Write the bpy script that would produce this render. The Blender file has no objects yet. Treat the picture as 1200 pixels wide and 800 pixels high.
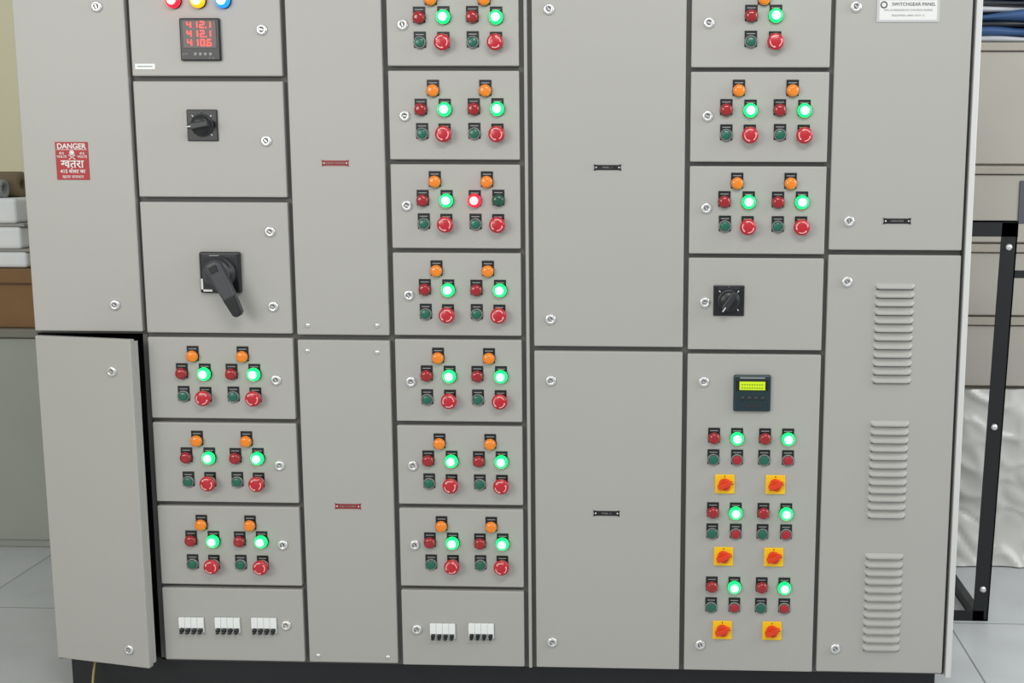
import bpy, bmesh, math, random
from mathutils import Matrix, Vector, noise
random.seed(4)
scn = bpy.context.scene
COL = scn.collection
scn.view_settings.view_transform = 'Standard'

# ------------------------------------------------------------------ materials
def s2l(c):
    return tuple((x/255/12.92) if x/255 <= .04045 else ((x/255+.055)/1.055)**2.4 for x in c)
def mat(name, rgb, rough=.5, metal=0., emit=None, es=0., coat=0., bump=None, vary=None, spec=.5):
    m = bpy.data.materials.new(name); m.use_nodes = True
    nt = m.node_tree; b = nt.nodes['Principled BSDF']
    c = s2l(rgb)
    b.inputs['Base Color'].default_value = (*c, 1)
    b.inputs['Roughness'].default_value = rough
    b.inputs['Metallic'].default_value = metal
    b.inputs['Specular IOR Level'].default_value = spec
    if coat:
        b.inputs['Coat Weight'].default_value = coat; b.inputs['Coat Roughness'].default_value = .08
    if emit:
        b.inputs['Emission Color'].default_value = (*emit, 1); b.inputs['Emission Strength'].default_value = es
    tc = None
    if bump or vary:
        tc = nt.nodes.new('ShaderNodeTexCoord')
    if vary:   # (scale, amount)
        n = nt.nodes.new('ShaderNodeTexNoise'); n.inputs['Scale'].default_value = vary[0]; n.inputs['Detail'].default_value = 4
        nt.links.new(tc.outputs['Object'], n.inputs['Vector'])
        r = nt.nodes.new('ShaderNodeMapRange'); r.inputs[3].default_value = 1-vary[1]; r.inputs[4].default_value = 1+vary[1]
        nt.links.new(n.outputs['Fac'], r.inputs[0])
        mx = nt.nodes.new('ShaderNodeVectorMath'); mx.operation = 'SCALE'
        mx.inputs[0].default_value = c
        nt.links.new(r.outputs[0], mx.inputs['Scale']); nt.links.new(mx.outputs[0], b.inputs['Base Color'])
    if bump:   # (scale, strength)
        n2 = nt.nodes.new('ShaderNodeTexNoise'); n2.inputs['Scale'].default_value = bump[0]
        nt.links.new(tc.outputs['Object'], n2.inputs['Vector'])
        bp = nt.nodes.new('ShaderNodeBump'); bp.inputs['Strength'].default_value = bump[1]; bp.inputs['Distance'].default_value = .001
        nt.links.new(n2.outputs['Fac'], bp.inputs['Height']); nt.links.new(bp.outputs[0], b.inputs['Normal'])
    return m

PAINT = mat('grey_powder_coat', (172,170,165), .42, bump=(900,.2), vary=(1.5,.03))
FRAME = mat('frame_dark_grey', (94,93,90), .6)  # dark grey of the gasketed frame behind the door gaps
TRIM  = mat('trim_light_grey', (208,208,205), .4)
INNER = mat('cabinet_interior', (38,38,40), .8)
PLINTH= mat('plinth_black', (22,23,26), .5)
BLACK = mat('black_plastic', (20,21,23), .35)
BLACK2= mat('dark_plastic', (42,44,47), .4)
CHROME= mat('chrome', (232,232,230), .28, metal=.85)
CHROMED=mat('chrome_slot', (130,130,128), .4, metal=.6)
REDL  = mat('red_lens_off', (156,14,24), .18, coat=.6)
ORL   = mat('amber_lens_off_glow', (230,126,12), .2, coat=.6, emit=(1,.25,.0), es=.08)  # unlit lens, faint emission added so it looks bright and translucent
GRNOFF= mat('green_lens_off', (8,78,56), .2, coat=.5)
GRNL  = mat('green_lens_lit', (0,180,80), .3, emit=(.0,1,.10), es=2.6)
GRNH  = mat('green_lens_core', (120,255,190), .3, emit=(.20,1,.42), es=3.8)
REDLL = mat('red_lens_lit', (255,20,40), .3, emit=(1,.004,.02), es=2.8)
REDH  = mat('red_lens_core', (255,160,150), .3, emit=(1,.16,.16), es=3.4)
YELL  = mat('yellow_lens_lit', (255,150,10), .3, emit=(1,.34,.0), es=1.6)
YELH  = mat('yellow_lens_core', (255,220,120), .3, emit=(1,.75,.3), es=2.4)
BLUL  = mat('blue_lens_lit', (20,90,255), .3, emit=(.0,.16,1), es=2.4)
BLUH  = mat('blue_lens_core', (190,220,255), .3, emit=(.3,.6,1), es=2.8)
GBTN  = mat('green_button', (14,100,78), .35, coat=.3)
RBTN  = mat('red_mushroom', (188,22,38), .32, coat=.3)
RBTN2 = mat('red_small_button', (170,26,42), .35, coat=.3)
PINK  = mat('mushroom_arrow_print', (232,180,178), .5)
WHITE = mat('white_plastic', (236,238,236), .4)
WPRINT= mat('white_print', (225,225,222), .5)
GPRINT= mat('grey_print', (150,152,150), .5)
YPLATE= mat('yellow_plate', (246,196,10), .4)
ORKNOB= mat('orange_red_knob', (224,60,20), .4)
SIGNR = mat('danger_red', (168,28,34), .45)
TAGR  = mat('tag_red', (140,36,36), .45)
TAGB  = mat('tag_black', (24,24,26), .4)
SILV  = mat('silver_plate', (196,197,196), .4, metal=.3)
TEAL  = mat('relay_body', (26,48,54), .35)
LCD   = mat('lcd_yellow_green', (150,170,10), .3, emit=(.42,.60,.01), es=.75)
LCDT  = mat('lcd_text', (60,80,10), .4)
DSCR  = mat('meter_window', (36,5,7), .25)
SEG   = mat('red_led_segment', (255,30,20), .3, emit=(1,.03,.02), es=3.0)
HGREY = mat('handle_grey', (62,64,67), .4)
CABLE = mat('cable_yellow', (150,140,80), .5)

# ------------------------------------------------------------------ mesh helpers
def mkobj(name, me, parent=None, loc=(0,0,0), rot=(0,0,0)):
    o = bpy.data.objects.new(name, me); COL.objects.link(o)
    o.location = loc; o.rotation_euler = rot
    if parent: o.parent = parent
    return o
def empty(name, loc=(0,0,0)):
    o = bpy.data.objects.new(name, None); COL.objects.link(o); o.location = loc; o.empty_display_size = .1
    return o
class B:
    """collects parts in one mesh; front of everything looks along -Y"""
    def __init__(s): s.bm = bmesh.new(); s.mats = []
    def mi(s, m):
        if m not in s.mats: s.mats.append(m)
        return s.mats.index(m)
    def _merge(s, tmp, m, smooth=False, M=None):
        if M is not None: tmp.transform(M)
        me = bpy.data.meshes.new('t'); 
        i = s.mi(m)
        for f in tmp.faces:
            f.material_index = i; f.smooth = smooth
        tmp.to_mesh(me); tmp.free(); s.bm.from_mesh(me); bpy.data.meshes.remove(me)
    def box(s, x0,x1,y0,y1,z0,z1, m, bev=0., seg=2, M=None):
        t = bmesh.new(); bmesh.ops.create_cube(t, size=1)
        for v in t.verts:
            v.co = ((x0+x1)/2+v.co.x*(x1-x0), (y0+y1)/2+v.co.y*(y1-y0), (z0+z1)/2+v.co.z*(z1-z0))
        if bev: bmesh.ops.bevel(t, geom=t.edges[:], offset=bev, segments=seg, profile=.5, affect='EDGES')
        s._merge(t, m, False, M); return s
    def prism(s, pts, d0, d1, m, bev=0., M=None, seg=2):
        t = bmesh.new()
        f0 = [t.verts.new((x,-d1,z)) for x,z in pts]; f1 = [t.verts.new((x,-d0,z)) for x,z in pts]
        top = t.faces.new(f0); t.faces.new(f1[::-1]); n = len(pts)
        for i in range(n): t.faces.new((f0[i], f1[i], f1[(i+1)%n], f0[(i+1)%n]))
        bmesh.ops.recalc_face_normals(t, faces=t.faces)
        if bev:
            bmesh.ops.bevel(t, geom=[e for e in top.edges], offset=bev, segments=seg, profile=.5, affect='EDGES')
        s._merge(t, m, False, M); return s
    def lathe(s, prof, mats, segs=28, M=None):
        """prof [(r,d)], mats: material or list per profile segment"""
        t = bmesh.new(); rings = []
        for r,d in prof:
            if r < 1e-6: rings.append([t.verts.new((0,-d,0))])
            else: rings.append([t.verts.new((r*math.cos(2*math.pi*k/segs), -d, r*math.sin(2*math.pi*k/segs))) for k in range(segs)])
        for i in range(len(rings)-1):
            a,b = rings[i],rings[i+1]; m = mats[i] if isinstance(mats,list) else mats; idx = s.mi(m)
            for k in range(segs):
                k2=(k+1)%segs
                if len(b)==1: f=t.faces.new((a[k],a[k2],b[0]))
                elif len(a)==1: f=t.faces.new((a[0],b[k2],b[k]))
                else: f=t.faces.new((a[k],a[k2],b[k2],b[k]))
                f.material_index = idx; f.smooth = True
        bmesh.ops.recalc_face_normals(t, faces=t.faces)
        if M is not None: t.transform(M)
        me = bpy.data.meshes.new('t'); t.to_mesh(me); t.free(); s.bm.from_mesh(me); bpy.data.meshes.remove(me)
        return s
    def mesh(s, name):
        me = bpy.data.meshes.new(name); s.bm.to_mesh(me); s.bm.free()
        for m in s.mats: me.materials.append(m)
        return me
def text(name, body, m, parent, x, z, size, y=-.001, align='CENTER', bold=0.):
    cu = bpy.data.curves.new(name, 'FONT'); cu.body = body; cu.size = size
    cu.align_x = align; cu.align_y = 'CENTER'; cu.extrude = .0002; cu.offset = bold
    cu.materials.append(m)
    o = mkobj(name, cu, parent, (x,y,z), (math.pi/2,0,0)); return o
def rotY(a): return Matrix.Rotation(a,4,'Y')

# ------------------------------------------------------------------ component meshes
mm = .001
def dome(r, d0, d1, n=6, k=.55):
    """rounded lens profile from radius r at d0 to the centre at d1"""
    out=[]
    for i in range(n+1):
        a = math.pi/2*i/n
        out.append((r*math.cos(a)**k if i<n else 0., d0+(d1-d0)*math.sin(a)))
    return out
def legend(b, w=29*mm, z0=-12*mm, z1=25*mm):
    b.box(-w/2, w/2, -2*mm, .5*mm, z0, z1, BLACK, .6*mm, 1)
    b.box(-w*.33, w*.33, -2.3*mm, -1.9*mm, z1-8*mm, z1-6*mm, GPRINT)
def lamp_mesh(name, lens, core=None, leg=True, s=1.):
    b = B()
    if leg: legend(b)
    R = 15.5*mm*s
    b.lathe([(R,0),(R,5*mm),(R*.96,7*mm),(R*.94,7*mm)], BLACK)
    pr = dome(R*.95, 6.5*mm, 17*mm*s, 7)
    b.lathe([(R*.95,5*mm)]+pr, [lens]*6+[core or lens]*2)
    return b.mesh(name)
L_RED = lamp_mesh('lamp_red_off', REDL); L_OR = lamp_mesh('lamp_amber_off', ORL)
L_GRN = lamp_mesh('lamp_green_lit', GRNL, GRNH, s=1.1); L_REDLIT = lamp_mesh('lamp_red_lit', REDLL, REDH, s=1.1)  # lit lenses drawn oversize to stand in for their bloom
L_GOFF = lamp_mesh('lamp_green_off', GRNOFF)
L_PR = lamp_mesh('lamp_phase_red', REDLL, REDH, s=1.2); L_PY = lamp_mesh('lamp_phase_yellow', YELL, YELH, s=1.2); L_PB = lamp_mesh('lamp_phase_blue', BLUL, BLUH, s=1.2)
def push_mesh(name, m, rb=10.8*mm):
    b = B(); legend(b)
    b.lathe([(14.8*mm,0),(14.8*mm,5*mm),(13.6*mm,7*mm),(11.4*mm,7.2*mm),(11.2*mm,5*mm)], [CHROMED,CHROMED,CHROMED,BLACK])
    b.lathe([(rb,3*mm),(rb,8*mm),(rb*.88,9*mm),(0,8.2*mm)], m)
    return b.mesh(name)
P_GRN = push_mesh('pushbutton_green', GBTN)
P_RED = push_mesh('pushbutton_red', RBTN2)
def mushroom_mesh(name, rot):
    b = B(); legend(b)
    b.lathe([(14.5*mm,0),(14.5*mm,5*mm),(11*mm,6*mm),(9*mm,6*mm),(9*mm,14*mm),(15*mm,15*mm),(18.5*mm,17*mm),(19.4*mm,20*mm),(19*mm,23.5*mm),(17*mm,26*mm),(12*mm,28*mm),(0,29*mm)],
            [CHROMED,CHROMED,BLACK,RBTN,RBTN,RBTN,RBTN,RBTN,RBTN,RBTN,RBTN], 32)
    M=rotY(rot)
    for k in range(3):   # curved twist-to-release arrows
        a0 = k*2*math.pi/3+.5; pts=[]
        n=8
        for i in range(n+1): a=a0+1.2*i/n; pts.append((14.2*mm*math.cos(a),14.2*mm*math.sin(a)))
        for i in range(n,-1,-1): a=a0+1.2*i/n; pts.append((12.2*mm*math.cos(a),12.2*mm*math.sin(a)))
        b.prism(pts, 26*mm, 28.2*mm, PINK, M=M)
        a=a0+1.2; c,s_=math.cos(a),math.sin(a)
        tri=[(15.6*mm*c,15.6*mm*s_),(13*mm*math.cos(a+.35),13*mm*math.sin(a+.35)),(10.6*mm*c,10.6*mm*s_)]
        b.prism(tri, 26*mm, 28.3*mm, PINK, M=M)
    return b.mesh(name)
P_MUSH = [mushroom_mesh('mushroom_stop_%d'%k, r) for k,r in enumerate((0,.5,-.6,1.2))]
def yellow_switch():
    b = B(); h=24*mm
    b.box(-h,h,-4*mm,.5*mm,-h,h, YPLATE, 1.5*mm)
    b.lathe([(15*mm,3*mm),(14.5*mm,9*mm),(13*mm,10*mm),(0,10*mm)], ORKNOB)
    M = rotY(math.radians(-25))
    b.prism([(-18*mm,-4*mm),(-14*mm,-6*mm),(12*mm,-6*mm),(20*mm,0),(12*mm,6*mm),(-14*mm,6*mm),(-18*mm,4*mm)], 4*mm, 20*mm, ORKNOB, 1.2*mm, M)
    b.prism([(-5*mm,-15*mm),(5*mm,-15*mm),(5*mm,15*mm),(-5*mm,15*mm)], 4*mm, 12*mm, ORKNOB, 1*mm, M)
    b.box(-1*mm,1*mm,-4.4*mm,-3.8*mm,18*mm,22*mm, BLACK); b.box(18*mm,21*mm,-4.4*mm,-3.8*mm,-1*mm,1*mm, BLACK)
    return b.mesh('yellow_selector')
P_YEL = yellow_switch()
def rotary(ang, name):
    b = B(); h=37*mm
    b.box(-h,h,-5*mm,.5*mm,-h,h, BLACK, 2*mm)
    b.box(-26*mm,26*mm,-5.5*mm,-4.8*mm,27*mm,33*mm, BLACK2)
    b.lathe([(27*mm,4*mm),(27*mm,7*mm),(25*mm,8*mm),(23*mm,8*mm),(22*mm,22*mm),(20*mm,24*mm),(0,24*mm)], [BLACK2,BLACK2,BLACK2,BLACK,BLACK,BLACK])
    M = rotY(ang)
    b.prism([(-25*mm,-7*mm),(18*mm,-8*mm),(31*mm,0),(18*mm,8*mm),(-25*mm,7*mm)], 8*mm, 36*mm, BLACK2, 2.5*mm, M)
    b.box(16*mm,28*mm,-36.6*mm,-35.8*mm,-1.2*mm,1.2*mm, WPRINT, M=M)
    for k in (-1,0,1,3):
        b.box(-1*mm,1*mm,-5.5*mm,-4.9*mm,29*mm,33.5*mm, WPRINT, M=rotY(k*math.pi/4))
    return b.mesh(name)
def lock_mesh():
    b=B()
    b.lathe([(13*mm,0),(13*mm,3.5*mm),(12*mm,5.5*mm),(10*mm,6.5*mm),(6*mm,7*mm),(5.4*mm,5.5*mm),(0,5.5*mm)],[CHROME,CHROME,CHROME,CHROME,CHROMED,CHROMED],28)
    b.box(-4.6*mm,4.6*mm,-6.8*mm,-5*mm,-1.4*mm,1.4*mm,CHROME,M=rotY(.7))
    return b.mesh('quarter_turn_lock')
LOCK = lock_mesh()
def screw_mesh():
    b=B(); b.lathe([(6.2*mm,0),(6*mm,2*mm),(4*mm,3.4*mm),(0,3.8*mm)],CHROME,16); b.box(-4*mm,4*mm,-4.1*mm,-3.2*mm,-.6*mm,.6*mm,CHROMED,M=rotY(.5))
    return b.mesh('panel_screw')
SCREW = screw_mesh()
def mcb_mesh():
    b=B(); w=32*mm
    b.box(-w-1*mm,w+1*mm,-1.5*mm,.5*mm,-21*mm,21*mm, GPRINT,.5*mm,1)
    b.box(-w,w,-7*mm,0,-7*mm,20*mm, WHITE, 1*mm)
    b.box(-w,w,-4*mm,0,-20*mm,-7*mm, WHITE, .8*mm)
    for k in range(4):
        x=-w+8*mm+k*16*mm
        b.box(x-5.2*mm,x+5.2*mm,-12*mm,-2*mm,-17*mm,-8.5*mm,BLACK,1.5*mm)
        b.box(x-3.6*mm,x+3.6*mm,-15*mm,-8*mm,-21*mm,-14*mm,BLACK,1.5*mm)
        if k: b.box(x-8.3*mm,x-7.7*mm,-7.3*mm,-2*mm,-20*mm,20*mm,GPRINT)
    return b.mesh('mcb_bank')
MCB = mcb_mesh()
def louvre_mesh():
    b=B(); t=bmesh.new(); L=47*mm; n=24; rows=[]
    ip=b.mi(PAINT); idk=b.mi(INNER)
    for i in range(n+1):
        x=-L+2*L*i/n; e=max(0.,min(1.,(L-abs(x))/(9*mm)))**.5
        rows.append([t.verts.new((x,0.0004,7.5*mm)),t.verts.new((x,-2.2*mm*e,5*mm)),t.verts.new((x,-6*mm*e,-.5*mm)),t.verts.new((x,-8*mm*e,-5.5*mm*e)),t.verts.new((x,-7*mm*e,-6.5*mm*e)),t.verts.new((x,.0004,-5.4*mm*e))])
    for i in range(n):
        for j in range(5):
            f=t.faces.new((rows[i][j],rows[i+1][j],rows[i+1][j+1],rows[i][j+1])); f.material_index = idk if j==4 else ip; f.smooth = j<3
    bmesh.ops.recalc_face_normals(t,faces=t.faces)
    me=bpy.data.meshes.new('t'); t.to_mesh(me); t.free(); b.bm.from_mesh(me); bpy.data.meshes.remove(me)
    b.box(-L+3*mm,L-3*mm,-.5*mm,.3*mm,-9*mm,-6.2*mm,FRAME)
    return b.mesh('louvre')
LOUV = louvre_mesh()

# ------------------------------------------------------------------ the control panel
PAN = empty('electrical_control_panel')
TOP = 1.800; BOT = .106; DT = .018      # doors: top, bottom, thickness
b = B()
BY0, BY1 = .0185, .60
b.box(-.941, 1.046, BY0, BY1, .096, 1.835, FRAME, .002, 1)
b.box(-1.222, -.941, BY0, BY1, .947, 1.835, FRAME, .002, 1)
# open lower-left compartment
b.box(-1.222, -1.217, BY0, BY1, .096, .947, FRAME)
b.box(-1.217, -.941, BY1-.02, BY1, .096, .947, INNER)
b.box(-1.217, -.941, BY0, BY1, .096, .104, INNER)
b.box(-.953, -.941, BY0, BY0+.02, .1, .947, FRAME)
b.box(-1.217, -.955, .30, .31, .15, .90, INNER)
mkobj('cabinet_body', b.mesh('cabinet_body'), PAN)
b = B(); b.box(-1.20, 1.03, .035, .58, 0, .0955, PLINTH, .003, 1)
mkobj('plinth', b.mesh('plinth'), PAN)
b = B()
b.box(-1.226,1.062,-.002,.604,1.812,1.845,PAINT,.003)           # top cap
b.box(1.046,1.060,-.003,.60,.096,1.812,TRIM,.002)                # right side sheet
b.box(-.0005,.0075,.004,BY0+.004,.1,1.812,PAINT,.001,1)          # joint strip between the two cabinets
b.box(1.0395,1.0405,.006,BY0+.004,.1,1.812,INNER)
mkobj('cabinet_trim', b.mesh('cabinet_trim'), PAN)

def door(name, x0,x1,z0,z1):
    b=B(); b.box(x0,x1,0,DT,z0,z1,PAINT,.0028,3)
    return mkobj(name,b.mesh(name),PAN)
cols = {
 1:(-1.214,-.945,[(TOP,.955)]),
 2:(-.934,-.574,[(TOP,1.569),(1.557,1.284),(1.272,.953),(.942,.739),(.728,.525),(.514,.309),(.299,.107)]),
 3:(-.562,-.335,[(TOP,.951),(.938,.107)]),
 4:(-.322,-.012,[(TOP,1.593),(1.582,1.375),(1.364,1.164),(1.153,.952),(.942,.738),(.727,.527),(.516,.314),(.303,.104)]),
 5:(.019,.380,[(TOP,.928),(.916,.104)]),
 6:(.392,.714,[(TOP,1.590),(1.580,1.372),(1.362,1.155),(1.145,.923),(.912,.104)]),
 7:(.7245,1.038,[(TOP,1.166),(1.154,.106)])}
for c,(x0,x1,rs) in cols.items():
    for i,(zt,zb) in enumerate(rs): door('door_col%d_%d'%(c,i+1),x0,x1,zb,zt)
# ajar lower-left door
AJ = empty('ajar_door', (-1.214,.009,0)); AJ.parent = PAN; AJ.rotation_euler=(0,0,math.radians(-12))
b=B()
b.box(0,.269,-.009,.009,.106,.943,PAINT,.0028,3)
b.box(.262,.2685,.009,.022,.112,.937,PAINT,.001,1); b.box(.002,.262,.009,.02,.112,.12,PAINT,.001,1); b.box(.002,.262,.009,.02,.929,.937,PAINT,.001,1)
mkobj('door_leaf',b.mesh('door_leaf'),AJ)
for z in (.864,.152): mkobj('door_lock',LOCK,AJ,(.215,-.009,z))

def put(name, me, x, z, rot=0., y=0.):
    return mkobj(name, me, PAN, (x,y,z), (0,rot,0))
def jit(): return random.uniform(-.8,.8)*mm
def feeder(x, zo, zm, zl, swap=False):
    put('amber_trip_lamp', L_OR, x+jit(), zo)
    put('red_lamp', L_REDLIT if swap else L_RED, x-.029+jit(), zm+jit())
    put('green_lamp', L_GOFF if swap else L_GRN, x+.028+jit(), zm+jit())
    put('green_start_button', P_GRN, x-.028+jit(), zl+jit())
    put('red_stop_mushroom', random.choice(P_MUSH), x+.027+jit(), zl-.001)
for zo,zm,zl in ((.896,.853,.795),(.683,.640,.579),(.467,.426,.364)):
    for dx in (0,.1235): feeder(-.822+dx, zo,zm,zl)
for zo,zm,zl in ((1.744,1.704,1.647),(1.536,1.493,1.436),(1.323,1.279,1.223),(1.110,1.064,1.005),(.897,.853,.794),(.683,.639,.581),(.472,.429,.373)):
    for k,dx in enumerate((0,.125)): feeder(-.216+dx, zo,zm,zl, swap=(k==1 and abs(zo-1.323)<.01))
feeder(.558,1.744,1.706,1.648)
for zo,zm,zl in ((1.537,1.492,1.435),(1.322,1.278,1.221)):
    for dx in (0,.1255): feeder(.504+dx, zo,zm,zl)
for zm,zl,zy in ((.705,.651,.589),(.517,.463,.404),(.326,.272,.212)):
    for dx in (0,.124):
        put('red_lamp',L_RED,.459+dx,zm); put('green_lamp',L_GRN,.515+dx,zm)
        put('green_start_button',P_GRN,.458+dx,zl); put('red_stop_button',P_RED,.516+dx,zl)
        put('yellow_selector_switch',P_YEL,.487+dx,zy)
# locks and screws
for x,zs in ((-1.009,(1.729,1.021)),(-.618,(1.676,1.418,1.202,1.020,.838,.622,.417,.205)),(-.284,(1.687,1.477,1.266,1.050,.837,.626,.422,.200)),
             (.0595,(1.722,.994,.843,.172)),(.432,(1.691,1.478,1.263,1.038,.844,.172)),(.770,(1.727,1.234,1.090,.168))):
    for z in zs: put('door_lock',LOCK,x,z,random.uniform(-.6,.6))
for x,z in ((-.535,.974),(-.364,.975),(-.538,.911),(-.366,.909),(-.539,.124),(-.360,.123),(-.535,1.77),(-.364,1.77)): put('door_screw',SCREW,x,z)
for x,z in ((-.861,.202),(-.768,.203),(-.674,.204),(-.218,.197),(-.120,.199)): put('mcb_bank',MCB,x,z)
for xc,z0,z1 in ((.884,.852,1.080),(.884,.515,.745),(.8835,.172,.410)):
    n=12
    for i in range(n): put('louvre',LOUV,xc,z0+(z1-z0)*i/(n-1))
# phase lamps
put('phase_lamp_red',L_PR,-.824,1.742); put('phase_lamp_yellow',L_PY,-.765,1.742); put('phase_lamp_blue',L_PB,-.706,1.742)
# meter
MT = empty('panel_meter',(-.764,0,1.653)); MT.parent=PAN
b=B()
b.box(-.048,.048,-.009,.0005,-.049,.049,BLACK,.003)
b.prism([(-.040,-.020),(.040,-.020),(.040,.043),(-.040,.043)],.0085,.0098,DSCR,.0005)
SEGS={'0':'abcdef','1':'bc','2':'abged','4':'fgbc','6':'afgedc'}
def digit(b,ch,x,z,w=.0085,h=.0135,t=.0024):
    P={'a':(0,h/2,1),'g':(0,0,1),'d':(0,-h/2,1),'f':(-w/2,h/4,0),'b':(w/2,h/4,0),'e':(-w/2,-h/4,0),'c':(w/2,-h/4,0)}
    for s in SEGS[ch]:
        px,pz,hz=P[s]
        lx,lz=(w/2,t/2) if hz else (t/2,h/4)
        b.box(x+px-lx,x+px+lx,-.0108,-.0097,z+pz-lz,z+pz+lz,SEG)
for r,tx in enumerate(('4121','4121','4106')):
    for k,ch in enumerate(tx):
        digit(b,ch,-.024+k*.0155,.0335-r*.0205)
    b.box(.0145,.0170,-.0108,-.0097,.0255-r*.0205,.0280-r*.0205,SEG)
for k in range(4): b.lathe([(.0042,.008),(.0042,.0105),(0,.011)],GPRINT,12,Matrix.Translation((-.012+k*.012,0,-.034)))
mkobj('meter_body',b.mesh('meter_body'),MT)
text('meter_print','V  A',GPRINT,MT,.026,-.043,.007,-.0095); text('meter_print','kW',GPRINT,MT,-.036,-.034,.008,-.0095)
# rotary switches
put('rotary_selector_switch',rotary(math.radians(170),'rotary_a'),-.770,1.454)
put('rotary_selector_switch',rotary(math.radians(125),'rotary_b'),.489,1.043)
# big isolator handle
b=B()
b.box(-.050,.050,-.014,.0005,-.050,.050,BLACK,.005,3)
b.box(-.047,-.020,-.0146,-.0138,-.046,-.041,WPRINT); b.box(-.047,-.042,-.0146,-.0138,-.046,-.015,WPRINT)
b.box(-.040,.040,-.0146,-.0138,.038,.045,BLACK2); b.box(-.024,.000,-.0148,-.0144,.0405,.0425,GPRINT)
b.lathe([(.041,.012),(.040,.022),(.037,.026),(.034,.027),(.033,.036),(.030,.039),(0,.040)],[BLACK2,BLACK2,BLACK2,BLACK,HGREY,HGREY],36)
M=Matrix.Translation((.006,0,0))@rotY(math.radians(-26))
b.prism([(-.020,.020),(-.012,.030),(.012,.030),(.020,.020),(.019,-.030),(.0145,-.085),(.012,-.106),(.005,-.112),(-.005,-.112),(-.012,-.106),(-.0145,-.085),(-.019,-.030)],.038,.056,HGREY,.006,M,3)
b.prism([(-.0155,-.062),(.0155,-.062),(.0115,-.106),(.005,-.1125),(-.005,-.1125),(-.0115,-.106)],.052,.058,BLACK,.003,M)
b.prism([(-.010,.004),(.010,.004),(.010,.020),(-.010,.020)],.054,.0575,BLACK,.001,M)
put('isolator_handle',b.mesh('isolator_handle'),-.741,1.103)
# electronic relay
b=B()
b.box(-.045,.045,-.010,.0005,-.045,.045,TEAL,.004)
b.box(-.039,.039,-.0112,-.009,.006,.033,BLACK,.001,1)
b.box(-.031,.031,-.0120,-.0105,.0085,.0295,LCD)
for r in range(2):
    for k in range(9): b.box(-.026+k*.006,-.0225+k*.006,-.0122,-.0118,.0205-r*.008,.0225-r*.008,LCDT)
for k in range(4):
    b.lathe([(.0055,.009),(.0052,.012),(0,.0124)],BLACK2,14,Matrix.Translation((-.024+k*.016,0,-.012)))
b.box(-.020,.022,-.0106,-.0098,-.034,-.026,BLACK2); b.box(-.03,.03,-.0104,-.0098,.0365,.0395,GPRINT)
put('electronic_relay',b.mesh('electronic_relay'),.549,.818)
# labels
def tag(name,m,x,z,w=.066,h=.015):
    e=empty(name,(x,0,z)); e.parent=PAN
    b=B()
    b.prism([(-w/2,-h/2),(-w/2+.008,-h/2+.0015),(w/2-.008,-h/2+.0015),(w/2,-h/2),(w/2-.002,0),(w/2,h/2),(w/2-.008,h/2-.0015),(-w/2+.008,h/2-.0015),(-w/2,h/2),(-w/2+.002,0)],0,.0015,m)
    for sx in (-1,1): b.lathe([(.0022,.001),(.002,.0026),(0,.003)],CHROME,10,Matrix.Translation((sx*(w/2-.006),0,0)))
    mkobj('tag_plate',b.mesh('tag_plate'),e)
    return e
for x,z,m,tx in ((-.454,1.366,TAGR,'BUSBAR CHAMBER'),(-.450,.519,TAGR,'CABLE CHAMBER'),(.197,1.358,TAGB,'PANEL - 1'),(.196,.510,TAGB,'PANEL - 2'),(.883,1.235,TAGB,'CAPACITOR')):
    e=tag('name_tag',m,x,z); text('tag_text',tx,GPRINT,e,0,0,.0055,-.002)
e=empty('nameplate',(.890,0,1.719)); e.parent=PAN
b=B(); b.box(-.072,.072,-.002,.0003,-.027,.027,SILV,.0006,1)
b.box(-.066,.066,-.0023,-.0018,-.022,.022,WPRINT); mkobj('plate',b.mesh('plate'),e)
text('plate_text','SWITCHGEAR PANEL',BLACK2,e,.012,.013,.0105,-.0026); text('plate_text','MFG. & DESIGNED BY CONTROL WORKS',GPRINT,e,0,0,.006,-.0026); text('plate_text','INDUSTRIAL AREA, PLOT 12',GPRINT,e,0,-.012,.006,-.0026)
b=B(); b.lathe([(.008,.002),(.008,.0028),(.0055,.0028)],BLACK2,20,Matrix.Translation((-.056,0,.012))); mkobj('plate_logo',b.mesh('plate_logo'),e)
b=B(); b.box(-.024,.024,-.0012,.0003,-.0065,.0065,WHITE,.0004,1); b.box(-.018,.018,-.0014,-.001,-.001,.0015,GPRINT)
put('paper_label',b.mesh('paper_label'),-.902,1.591)
e=empty('danger_sign',(-1.092,0,1.369)); e.parent=PAN
b=B(); b.box(-.040,.040,-.0015,.0003,-.045,.045,SIGNR,.0005,1)
b.box(-.037,.037,-.0018,-.0013,.0262,.0272,WPRINT)
b.lathe([(.0062,.0015),(.0062,.0019),(0,.0019)],WPRINT,16,Matrix.Translation((0,0,.019)))
for a in (.6,-.6): b.box(-.010,.010,-.0019,-.0014,-.0008,.0008,WPRINT,M=Matrix.Translation((0,0,.009))@rotY(a))
mkobj('sign_plate',b.mesh('sign_plate'),e)
text('sign_text','DANGER',WPRINT,e,0,.0345,.0175,-.0019,bold=.0004)
text('sign_text','415\nVOLTS',WPRINT,e,-.025,.014,.008,-.0019,bold=.0001); text('sign_text','415\nVOLTS',WPRINT,e,.025,.014,.008,-.0019,bold=.0001)
text('sign_text','खतरा',WPRINT,e,0,-.008,.027,-.0019,bold=.0004)
text('sign_text','415 वोलट का',WPRINT,e,0,-.025,.012,-.0019,bold=.0002)
text('sign_text','खतरा सावधान',WPRINT,e,0,-.038,.010,-.0019)
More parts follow.
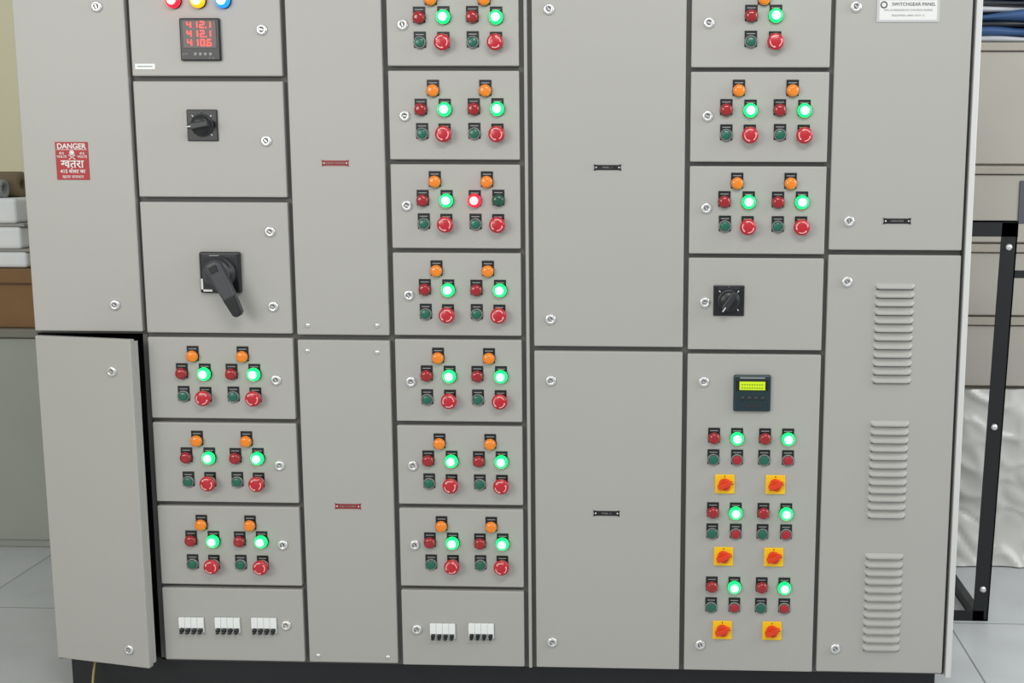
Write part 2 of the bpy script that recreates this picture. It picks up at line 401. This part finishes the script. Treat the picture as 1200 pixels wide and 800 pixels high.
# earth wire emerging under the ajar door
cu=bpy.data.curves.new('earth_wire','CURVE'); cu.dimensions='3D'; cu.bevel_depth=.003
sp=cu.splines.new('BEZIER'); sp.bezier_points.add(3)
for p,c in zip(sp.bezier_points,((-1.13,.06,.12),(-1.125,.01,.085),(-1.12,-.02,.03),(-1.10,-.06,.004))):
    p.co=c; p.handle_left_type=p.handle_right_type='AUTO'
cu.materials.append(CABLE); mkobj('earth_wire',cu,PAN)

# ------------------------------------------------------------------ room
def floor_mat():
    m=mat('floor_tiles',(172,175,178),.35); nt=m.node_tree; bs=nt.nodes['Principled BSDF']
    tc=nt.nodes.new('ShaderNodeTexCoord'); br=nt.nodes.new('ShaderNodeTexBrick')
    br.offset=0; br.inputs['Scale'].default_value=1; br.inputs['Brick Width'].default_value=.6; br.inputs['Row Height'].default_value=.6
    br.inputs['Mortar Size'].default_value=.003
    br.inputs['Color1'].default_value=(*s2l((208,210,211)),1); br.inputs['Color2'].default_value=(*s2l((199,202,203)),1); br.inputs['Mortar'].default_value=(*s2l((146,146,144)),1)
    n=nt.nodes.new('ShaderNodeTexNoise'); n.inputs['Scale'].default_value=6; n.inputs['Detail'].default_value=6
    mx=nt.nodes.new('ShaderNodeMixRGB'); mx.blend_type='MULTIPLY'; mx.inputs[0].default_value=.25
    nt.links.new(tc.outputs['Object'],br.inputs['Vector']); nt.links.new(tc.outputs['Object'],n.inputs['Vector'])
    nt.links.new(br.outputs['Color'],mx.inputs[1]); nt.links.new(n.outputs['Fac'],mx.inputs[2]); nt.links.new(mx.outputs[0],bs.inputs['Base Color'])
    return m
WALL=mat('wall_cream',(212,207,178),.8,vary=(2,.05),bump=(60,.3))
b=B(); b.box(-3.6,3.6,-4.2,2.2,-.05,0,floor_mat()); mkobj('floor',b.mesh('floor'))
b=B(); b.box(-3.6,3.6,2.1,2.2,0,3.1,WALL); mkobj('wall_back',b.mesh('wall_back'))
b=B(); b.box(-3.7,-3.6,-4.2,2.2,0,3.1,WALL); mkobj('wall_left',b.mesh('wall_left'))
b=B(); b.box(-3.6,3.6,2.085,2.1,0,.1,mat('skirting',(120,118,110),.5)); mkobj('baseboard_back',b.mesh('baseboard_back'))

# left: work bench, carton, paper bundles
BEN=empty('workbench',(-2.2,1.45,0))
GB=mat('bench_greygreen',(154,158,149),.55,vary=(3,.08)); GBD=mat('bench_top',(120,118,108),.5)
b=B(); b.box(-.55,.55,-.28,.28,.0,.76,GB,.004); 
b.box(-.545,.545,-.292,-.28,.03,.755,GB,.004)
b.box(-.57,.57,-.31,.30,.76,.79,GBD,.004)
mkobj('bench_body',b.mesh('bench_body'),BEN)
CART=mat('cardboard',(128,96,62),.8,vary=(8,.15))
b=B(); b.box(-.24,.24,-.17,.17,0,.205,CART,.004)
b.box(-.24,.24,-.174,-.169,.150,.156,mat('cardboard_edge',(86,60,38),.8)); b.box(-.03,.03,-.172,.172,.203,.2065,mat('tape',(170,140,90),.4))
mkobj('cardboard_carton',b.mesh('cardboard_carton'),None,(-2.03,1.34,.791))
PAP=mat('paper_white',(226,228,228),.7,vary=(6,.08)); PAPD=mat('paper_grey',(150,150,146),.7)
b=B(); z=0
for k,(h,dx,m) in enumerate(((.055,.0,PAP),(.010,.01,PAPD),(.075,-.012,PAP),(.012,.0,PAPD),(.085,-.02,PAP))):
    b.box(-.21+dx,.21+dx,-.15+dx*.5,.14,z,z+h,m,min(.012,h*.3),3); z+=h+.0005
mkobj('paper_bundle_stack',b.mesh('paper_bundle_stack'),None,(-2.07,1.33,.998))
ROLL=mat('kraft_roll',(120,104,78),.8,vary=(20,.2))
b=B(); Mx=Matrix.Translation((-2.22,1.30,1.281))@Matrix.Rotation(math.pi/2,4,'Z')
b.lathe([(.018,0),(.045,0),(.045,.30),(.018,.30),(.018,0)],ROLL,24,Mx)
b.lathe([(.018,0),(.032,0),(.032,.26),(.018,.26),(.018,0)],PAPD,20,Matrix.Translation((-2.20,1.22,1.268))@Matrix.Rotation(math.pi/2,4,'Z'))
mkobj('kraft_paper_roll',b.mesh('kraft_paper_roll'))
# right: stacked wooden crates, label, wrapped pallet, folded tarpaulin
WOOD=mat('crate_board',(176,170,159),.75,vary=(3,.10),bump=(40,.3)); WOOD2=mat('crate_batten',(168,160,147),.75,vary=(7,.12))
def crate(z0,z1,x0=1.18,x1=2.30,y0=1.17,y1=1.72,name='wooden_crate'):
    b=B(); h=z1-z0
    b.box(x0,x1,y0+.012,y1,0,h,WOOD,.004)
    b.box(x0,x1,y0,y0+.014,.006,h-.03,WOOD,.003)
    for xb in (x0,x0+.62,x1-.07): b.box(xb,xb+.06,y0-.008,y0+.002,.0,h,WOOD2,.002)
    b.box(x0,x1,y0-.010,y0+.002,h-.026,h-.0,WOOD2,.002)
    return mkobj(name,b.mesh(name),None,(0,0,z0))
crate(.613,.855); crate(.8555,1.10,x0=1.16); crate(1.1005,1.358,x0=1.2); 
crate(1.3585,1.755,x0=1.17)
b=B(); b.box(-.09,.09,-.004,0,-.07,.07,mat('label_grey',(84,84,90),.5),.001,1)
b.box(-.07,.07,-.0046,-.0038,.03,.04,GPRINT); b.box(-.07,.04,-.0046,-.0038,.0,.006,GPRINT); b.box(-.07,.05,-.0046,-.0038,-.03,-.024,GPRINT)
mkobj('crate_label',b.mesh('crate_label'),None,(1.60,1.1695,1.24))
# wrapped pallet
def wavy(name,x0,x1,z0,z1,y,amp,m,nx=90,nz=70,seed=0.,flare=0.):
    bm=bmesh.new(); g=[]
    for i in range(nx+1):
        r=[]
        for j in range(nz+1):
            u=x0+(x1-x0)*i/nx; w=z0+(z1-z0)*j/nz
            d=noise.noise(Vector((u*4+seed,w*3+u*2,seed)))*amp+(.5-abs(noise.noise(Vector((u*9+w*7,w*5-u*4,seed+3)))))**2*amp*1.2
            fl=flare*max(0,1-(w-z0)/.18)**2
            r.append(bm.verts.new((u,y-abs(d)-fl,w)))
        g.append(r)
    for i in range(nx):
        for j in range(nz):
            f=bm.faces.new((g[i][j],g[i+1][j],g[i+1][j+1],g[i][j+1])); f.smooth=True
    me=bpy.data.meshes.new(name); bm.to_mesh(me); bm.free(); me.materials.append(m); return me
PL=mat('plastic_sheet',(200,198,191),.35,coat=.25)
PW=empty('wrapped_pallet',(0,0,0))
b=B(); b.box(1.2,2.28,1.19,1.72,.10,.612,WOOD,.004)
for k in range(3): b.box(1.2+k*.49,1.3+k*.49,1.19,1.72,0,.1,WOOD2,.003)
mkobj('pallet_load',b.mesh('pallet_load'),PW)
mkobj('plastic_wrap',wavy('plastic_wrap',1.17,2.3,.004,.611,1.165,.05,PL,flare=.05),PW)
# folded tarp
BLU=mat('tarp_blue',(52,84,128),.5); TW=mat('tarp_white',(190,192,196),.5)
FT=empty('folded_tarpaulin',(0,0,1.757))
def fold(z,h,m,seed,y0=1.16):
    bm=bmesh.new(); nx=40; prof=[]
    for k in range(13):
        a=-math.pi/2-math.pi*k/12; prof.append((math.cos(a)*h*.9,h/2+math.sin(a)*h/2))
    g=[]
    for i in range(nx+1):
        x=1.22+1.0*i/nx; r=[]; dz=noise.noise(Vector((x*7,seed,0)))*h*.5; dy=noise.noise(Vector((x*6,seed,7)))*.05
        r.append(bm.verts.new((x,y0+.45,z)))
        for (py,pz) in prof: r.append(bm.verts.new((x,y0+.03+py+dy,z+pz+dz*(pz/h))))
        r.append(bm.verts.new((x,y0+.45,z+h+dz)))
        g.append(r)
    for i in range(nx):
        for j in range(len(g[0])-1):
            f=bm.faces.new((g[i][j],g[i+1][j],g[i+1][j+1],g[i][j+1])); f.smooth=True
    me=bpy.data.meshes.new('fold'); bm.to_mesh(me); bm.free(); me.materials.append(m)
    mkobj('tarp_fold',me,FT)
z=0
for k,(h,m) in enumerate(((.02,TW),(.03,BLU),(.018,BLACK2),(.03,BLU),(.016,TW),(.025,BLACK2),(.03,BLU),(.02,TW))):
    fold(z,h,m,k*3.1); z+=h*.98
# black angle-iron frame
FR=empty('steel_rack_frame',(0,0,0))
STB=mat('black_steel',(20,21,24),.45)
b=B()
T=.046
def post(x0,z0,x1,z1,y,b=b):
    b.prism([(x0-T/2,z0),(x0+T/2,z0),(x1+T/2,z1),(x1-T/2,z1)],-(y+.004),-(y),STB)
    b.prism([(x0+T/2-.004,z0),(x0+T/2,z0),(x1+T/2,z1),(x1+T/2-.004,z1)],-(y+.04),-(y),STB)
y=.62
post(1.300,0,1.328,1.20,y); post(1.075,0,1.09,1.20,y)
b.box(1.07,1.351,y,y+.004,1.160,1.205,STB); b.box(1.07,1.351,y,y+.045,1.201,1.205,STB)
b.box(1.07,1.31,y,y+.004,.0,.032,STB)
for x in (1.075,1.300): b.box(x-.023,x+.023,.62,1.02,.0,.005,STB); b.box(x-.023,x-.019,.62,1.02,.0,.035,STB)
b.box(1.05,1.323,1.00,1.04,.0,.005,STB); b.box(1.05,1.323,1.036,1.04,.0,.035,STB)
b.box(1.328,1.9,.626,.636,1.040,1.062,STB)
b.box(1.88,1.9,.62,.66,0,1.062,STB)
for x,z in ((1.327,1.13),(1.312,.60),(1.303,.10)): b.lathe([(.010,0),(.009,.005),(0,.007)],CHROME,12,Matrix.Translation((x,.62,z)))
mkobj('rack_steel',b.mesh('rack_steel'),FR)

# ------------------------------------------------------------------ light
w=bpy.data.worlds.new('world'); scn.world=w; w.use_nodes=True
w.node_tree.nodes['Background'].inputs[0].default_value=(.88,.94,1.0,1); w.node_tree.nodes['Background'].inputs[1].default_value=.56
def area(name,loc,target,sx,sy,e,col):
    l=bpy.data.lights.new(name,'AREA'); l.shape='RECTANGLE'; l.size=sx; l.size_y=sy; l.energy=e; l.color=col
    o=bpy.data.objects.new(name,l); COL.objects.link(o); o.location=loc
    o.rotation_euler=(Vector(target)-Vector(loc)).to_track_quat('-Z','Y').to_euler(); return o
area('window_light_left',(-2.6,-3.8,2.3),(-.3,0,1.0),2.2,1.6,70,(1,.98,.94))
area('overhead_area_light',(.6,-2.4,3.0),(.2,0,.9),1.6,.5,32,(1,.98,.93))  # unseen area light above, aimed at the panel front
area('window_light_right',(3.4,-.6,2.2),(1.6,1.0,.7),1.6,1.6,50,(.95,.98,1))

# ------------------------------------------------------------------ camera (solved from the panel's vanishing points)
cam=bpy.data.cameras.new('camera'); co=bpy.data.objects.new('camera',cam); COL.objects.link(co)
R=((.999373,.035262,.003267),(.008589,-.151849,-.988366),(-.034355,.987775,-.152057))
M=Matrix(((R[0][0],-R[1][0],-R[2][0]),(R[0][1],-R[1][1],-R[2][1]),(R[0][2],-R[1][2],-R[2][2]))).to_4x4()
M.translation=Vector((.3242,-2.86,1.3812)); co.matrix_world=M
cam.sensor_width=36; cam.lens=42.0; cam.shift_x=-125/1200; cam.clip_start=.05
scn.camera=co
